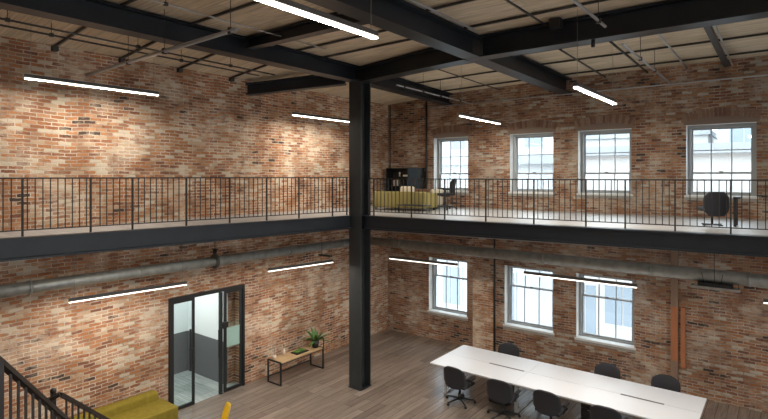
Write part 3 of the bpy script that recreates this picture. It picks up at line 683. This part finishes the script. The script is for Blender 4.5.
for k in range(30):
    a = random.uniform(0, 2*PI); L = random.uniform(.32, .52); el = random.uniform(.15, 1.1); n_ = 5; pts = []
    for j in range(n_+1):
        s_ = j/n_; rr = L*math.cos(el)*s_*1.15; zz = .18+L*math.sin(el)*s_-.16*s_*s_*math.cos(el)
        pts.append((Vector((rr*math.cos(a), rr*math.sin(a), zz)), 0.04*math.sin(PI*min(.97, .12+s_*.85))))
    side = Vector((-math.sin(a), math.cos(a), 0)); last = None
    for c_, w_ in pts:
        cur = (b.bm.verts.new(c_-side*w_), b.bm.verts.new(c_+Vector((0, 0, -.006))), b.bm.verts.new(c_+side*w_))
        if last: b.bm.faces.new((last[0], last[1], cur[1], cur[0])); b.bm.faces.new((last[1], last[2], cur[2], cur[1]))
        last = cur
b.done('foliage', M['leaf'], t)
t = thing('moss_tray', 'dark shallow tray filled with green moss on the bench', 'tray', (-10.72, 9.95, .601))
B().box(-.13, .13, -.02, .42, 0, .03, .005).done('tray', M['pot'], t)
b = B()
for k in range(26): b.ball((random.uniform(-.09, .09), random.uniform(.0, .30), .045), random.uniform(.025, .045), 8, (1, 1, .8))
b.done('moss', M['moss'], t)
t = thing('ceramic_cup', 'small pale cup on the near end of the bench', 'cup', (-10.86, 9.36, .601))
b = B(); b.tube((0, 0, 0), (0, 0, .10), .045, 18, .055); b.done('cup_body', M['ceramic'], t)
B().tube((0, 0, .1), (0, 0, .30), .006, 6).ball((0, 0, .30), .012, 8).done('stirrer', M['wire'], t)
t = thing('bottle', 'slim pale bottle with dark neck on the bench between cup and tray', 'bottle', (-10.86, 9.70, .601))
B().tube((0, 0, 0), (0, 0, .17), .03, 16).tube((0, 0, .17), (0, 0, .2), .03, 16, .012).done('bottle_body', M['ceramic'], t)
B().tube((0, 0, .2), (0, 0, .29), .010, 10).box(-.03, .012, -.01, .01, .28, .295).done('dispenser', M['black'], t)

# ------------------------------------------------------------ mustard sofa below the stairs
t = thing('sofa', 'mustard yellow sofa against the left wall below the stair', 'sofa', (-11.3, 4.0, 0))
B().box(.0, .26, 0, 2.22, .1, .72, .07).done('backrest', M['must'], t)
B().box(.20, .92, 0.04, 2.28, .12, .54, .025).done('seat', M['must'], t)
B().box(.24, .5, .10, 1.0, .54, .60, .02).done('bolster', M['must'], t)
for x, y in ((.1, .1), (.1, 2.1), (.8, .15), (.8, 2.15)): B().tube((x, y, 0), (x, y, .13), .022, 10).done('leg', M['black'], t)
# yellow moulded chair
t = thing('moulded_chair', 'bright yellow moulded chair back cut by the bottom edge', 'chair', (-9.05, 6.3, 0), math.radians(150))
b = B()
def sh(u, v):
    a = (u-.5)*2
    if v < .5: s_ = v/.5; return Vector((a*.23, .22-.40*s_, .46-.03*math.sin(s_*PI)+.05*a*a))
    s_ = (v-.5)/.5; return Vector((a*.23*(1-.35*s_**3), -.18-.10*s_+.05*a*a, .46+.05*a*a*(1-s_)+.42*s_))
b.grid(sh, 12, 20); o_ = b.done('shell', M['yellow'], t)
sm = o_.modifiers.new('thickness', 'SOLIDIFY'); sm.thickness = .03
for x, y in ((-.2, .2), (.2, .2), (-.2, -.2), (.2, -.2)): B().tube((x, y, 0), (x*.6, y*.6, .44), .012, 10).done('leg', M['wood'], t)

# ------------------------------------------------------------ mezzanine lounge
t = thing('bookshelf', 'low black bookshelf in the corner of the mezzanine', 'shelf', (-11.1, 14.62, MZ))
WS, HS = 1.35, 1.30
b = B().box(0, .03, 0, .38, 0, HS).box(WS-.03, WS, 0, .38, 0, HS).box(0.92, .95, 0, .38, .03, HS-.03).box(.03, WS-.03, 0, .38, HS-.03, HS).box(.03, WS-.03, 0, .38, 0, .03).box(.03, WS-.03, .36, .38, .03, HS-.03)
b.done('carcass', M['black'], t)
for z in (.34, .66, .98): B().box(.03, .92, .0, .36, z, z+.02).done('shelf_board', M['black'], t)
B().box(.955, WS-.005, -.02, -.001, .01, HS-.01).done('door', mat('blue_reflection_tint', (.03, .06, .09), .2), t)  # bluish glass reflection painted into the door colour
G = 'books and ornaments on the mezzanine bookshelf'
base = (-11.1, 14.62, MZ)
for i in range(5):
    x = .08+.05*i; h_ = (.2, .23, .18, .21, .19)[i]
    tag(B().box(0, .035, 0, .16, 0, h_).done('book', M['book'][i], None, (base[0]+x+.2, base[1]+.06, MZ+.681)), 'upright book on the middle board of the mezzanine bookshelf', 'book', G)
tag(B().tube((0, 0, 0), (0, 0, .10), .03, 12, .02).ball((0, 0, .12), .035, 10).done('ornament', M['ceramic'], None, (base[0]+.5, base[1]+.12, MZ+1.001)), 'small pale ornament on the top board of the mezzanine bookshelf', 'ornament')
tag(B().box(0, .22, 0, .15, 0, .06, .01).done('box', M['cream'], None, (base[0]+.65, base[1]+.1, MZ+1.001)), 'small cream box on the top board of the mezzanine bookshelf', 'box')

t = thing('sofa', 'pale mustard sofa on the mezzanine in front of the bookshelf', 'sofa', (-9.9, 12.4, MZ), math.radians(8))
B().box(0, 1.75, -.05, .22, .08, .56, .05).done('backrest', M['must2'], t)
B().box(0.02, 1.73, .15, .85, .1, .42, .04).done('seat', M['must2'], t)
for x in (-.02, 1.58): B().box(x, x+.18, -.03, .85, .08, .52, .04).done('armrest', M['must2'], t)
for x in (.08, 1.65):
    for y in (.02, .75): B().tube((x, y, 0), (x, y, .1), .02, 8).done('leg', M['black'], t)
tag(B().box(-.24, .24, -.07, .07, -.14, .14, .06).done('cushion', M['cream'], None, (-8.95, 12.84, MZ+.572)), 'cream cushion leaning on the mezzanine sofa back', 'cushion')
t = thing('daybed', 'brown cushioned daybed with a cream end behind the mezzanine sofa', 'daybed', (-9.92, 13.85, MZ))
B().box(0, 1.15, 0, .6, .12, .5, .04).done('mattress', M['brownfab'], t)
B().box(1.12, 1.24, 0, .6, .1, .60, .03).done('end_roll', M['cream'], t)
B().box(0, 1.12, .5, .64, .3, .60, .04).done('backrest', M['brownfab'], t)
for x in (.1, 1.1):
    for y in (.08, .52): B().tube((x, y, 0), (x, y, .12), .02, 8).done('leg', M['black'], t)
t = thing('coffee_table', 'low black coffee table at the mezzanine railing', 'table', (-8.15, 12.0, MZ))
B().box(-.45, .45, -.2, .2, .20, .225, .005).done('tabletop', M['black'], t)
for x in (-.4, .4):
    for y in (-.16, .16): B().bar((x, y, 0), (x, y, .2), .02, .02).done('leg', M['black'], t)
# coat stand-like dark chair by first window
t = dup(ch, (-8.2, 13.75, MZ), 2.3, 'dark office chair on the mezzanine before the first window')
del t['group']
t = thing('lounge_chair', 'low black swivel chair with rounded back on the mezzanine before the rightmost window', 'chair', (-1.2, 12.75, MZ), .55)
b = B()
def rb(u, v):
    a = (u-.5)*2; z = .20+.50*v; e = max(0, 1-abs(2*v-1)**3.5)**.4
    w_ = .25*max(.60, e); return Vector((a*w_, -.16-.05*math.cos(a*1.3), z))
b.grid(rb, 14, 14); o_ = b.done('backrest', M['chair'], t); o_.modifiers.new('thickness', 'SOLIDIFY').thickness = .05
B().box(-.22, .22, -.16, .22, .30, .38, .035).done('seat', M['chair'], t)
B().tube((0, 0, .03), (0, 0, .3), .022, 12).done('pedestal', M['chairmetal'], t)
b = B()
for k in range(4): a = k*PI/2+.4; b.bar((0, 0, .025), (.24*math.cos(a), .24*math.sin(a), .015), .03, .025)
b.done('star_base', M['chairmetal'], t)
t = thing('side_table', 'narrow black side table beside the low black swivel chair', 'table', (-.80, 12.85, MZ))
B().box(-.03, .09, -.25, .25, .565, .60).done('tabletop', M['black'], t)
for y in (-.2, .2): B().bar((.0, y, 0), (.0, y, .565), .05, .05).done('leg', M['black'], t)
# wall lamp-like fitting between windows 3 and 4
tag(B().box(-2.5, -2.44, YW-.06, YW-.001, 5.25, 5.42).tube((-2.47, YW-.03, MZ+.6), (-2.47, YW-.03, 5.25), .012).done('wall_socket', M['tan']), 'small brown socket with a conduit on the wall between the two right windows', 'socket')

# ------------------------------------------------------------ stair with bronze railings, lower left
def stair_rail(p, q, name, label, post0, drop=.95, step=.085, ball=False, bend=None):
    t = thing(name, label, 'railing', p); o0 = Vector(p); d_ = Vector(q)-o0; L = Vector((d_.x, d_.y, 0)).length
    b = B(); b.bar(Vector((0, 0, 0)), d_, .045, .028)
    if bend: b.bar(bend[0], bend[1], .05, .03)
    b.done('handrail', M['brown_rail'], t)
    b2 = B(); b2.bar(Vector((0, 0, -drop+.1)), d_+Vector((0, 0, -drop+.1)), .03, .02); b2.done('bottom_rail', M['brown_rail'], t)
    n_ = int(L/step)
    for i in range(1, n_+1):
        a = d_*(i/n_); B().bar(a+Vector((0, 0, -drop+.1)), a+Vector((0, 0, -.012)), .014, .014).done('baluster', M['brown_rail'], t)
    for s_ in post0:
        a = d_*s_; B().bar(a+Vector((0, 0, -drop)), a+Vector((0, 0, -.0)), .045, .045).done('newel_post', M['brown_rail'], t)
    return t
P0, P1 = Vector((-3.807, 1.116, 4.364)), Vector((-4.365, 1.696, 3.645))
dd = P1-P0
stair_rail(P0-dd*.5, P0+dd*3.2, 'stair_railing', 'near dark bronze stair railing descending at the lower left corner', (0, .13, .40, 1))
Q0, Q1 = Vector((-5.054, 1.924, 3.586)), Vector((-5.462, 2.494, 3.042))
d2 = Q1-Q0
bz = Vector((-5.103, 1.824, 3.538))-Q0
t = stair_rail(Q0, Q0+d2*3.0, 'stair_railing', 'far dark bronze stair railing with a ball topped newel post', (1,), bend=(bz, Vector((0, 0, 0))))
nb = Vector((-5.079, 1.88, 3.621))-Q0
B().bar(Vector((nb.x, nb.y, -1.0)), Vector((nb.x, nb.y, nb.z-.02)), .035, .035).ball((nb.x, nb.y, nb.z+.0), .027, 14).done('newel_post', M['brown_rail'], t)
# treads below the picture edge carry both railings
a0 = P0-dd*.5; run = dd*3.7; hd = Vector((run.x, run.y, 0)); L = hd.length; hu = hd/L; sd = Vector((hu.y, -hu.x, 0))*-1
t = thing('staircase', 'dark steel staircase under the stair railings', 'stair', (a0.x, a0.y, a0.z-.95))
N = 16
for i in range(N):
    s0 = L*i/N; z = run.z*(i+1)/N-.05
    b = B(); pts = [hu*s0+sd*-.06, hu*(s0+L/N)+sd*-.06, hu*(s0+L/N)+sd*.95, hu*s0+sd*.95]
    b.prism([(p.x, p.y) for p in pts], z, z+.04); b.done('tread', M['brown_rail'], t)
for k in (-.06, .95):
    B().bar(sd*k+Vector((0, 0, -.1)), sd*k+run+Vector((0, 0, -.1)), .03, .22).done('stringer', M['brown_rail'], t)
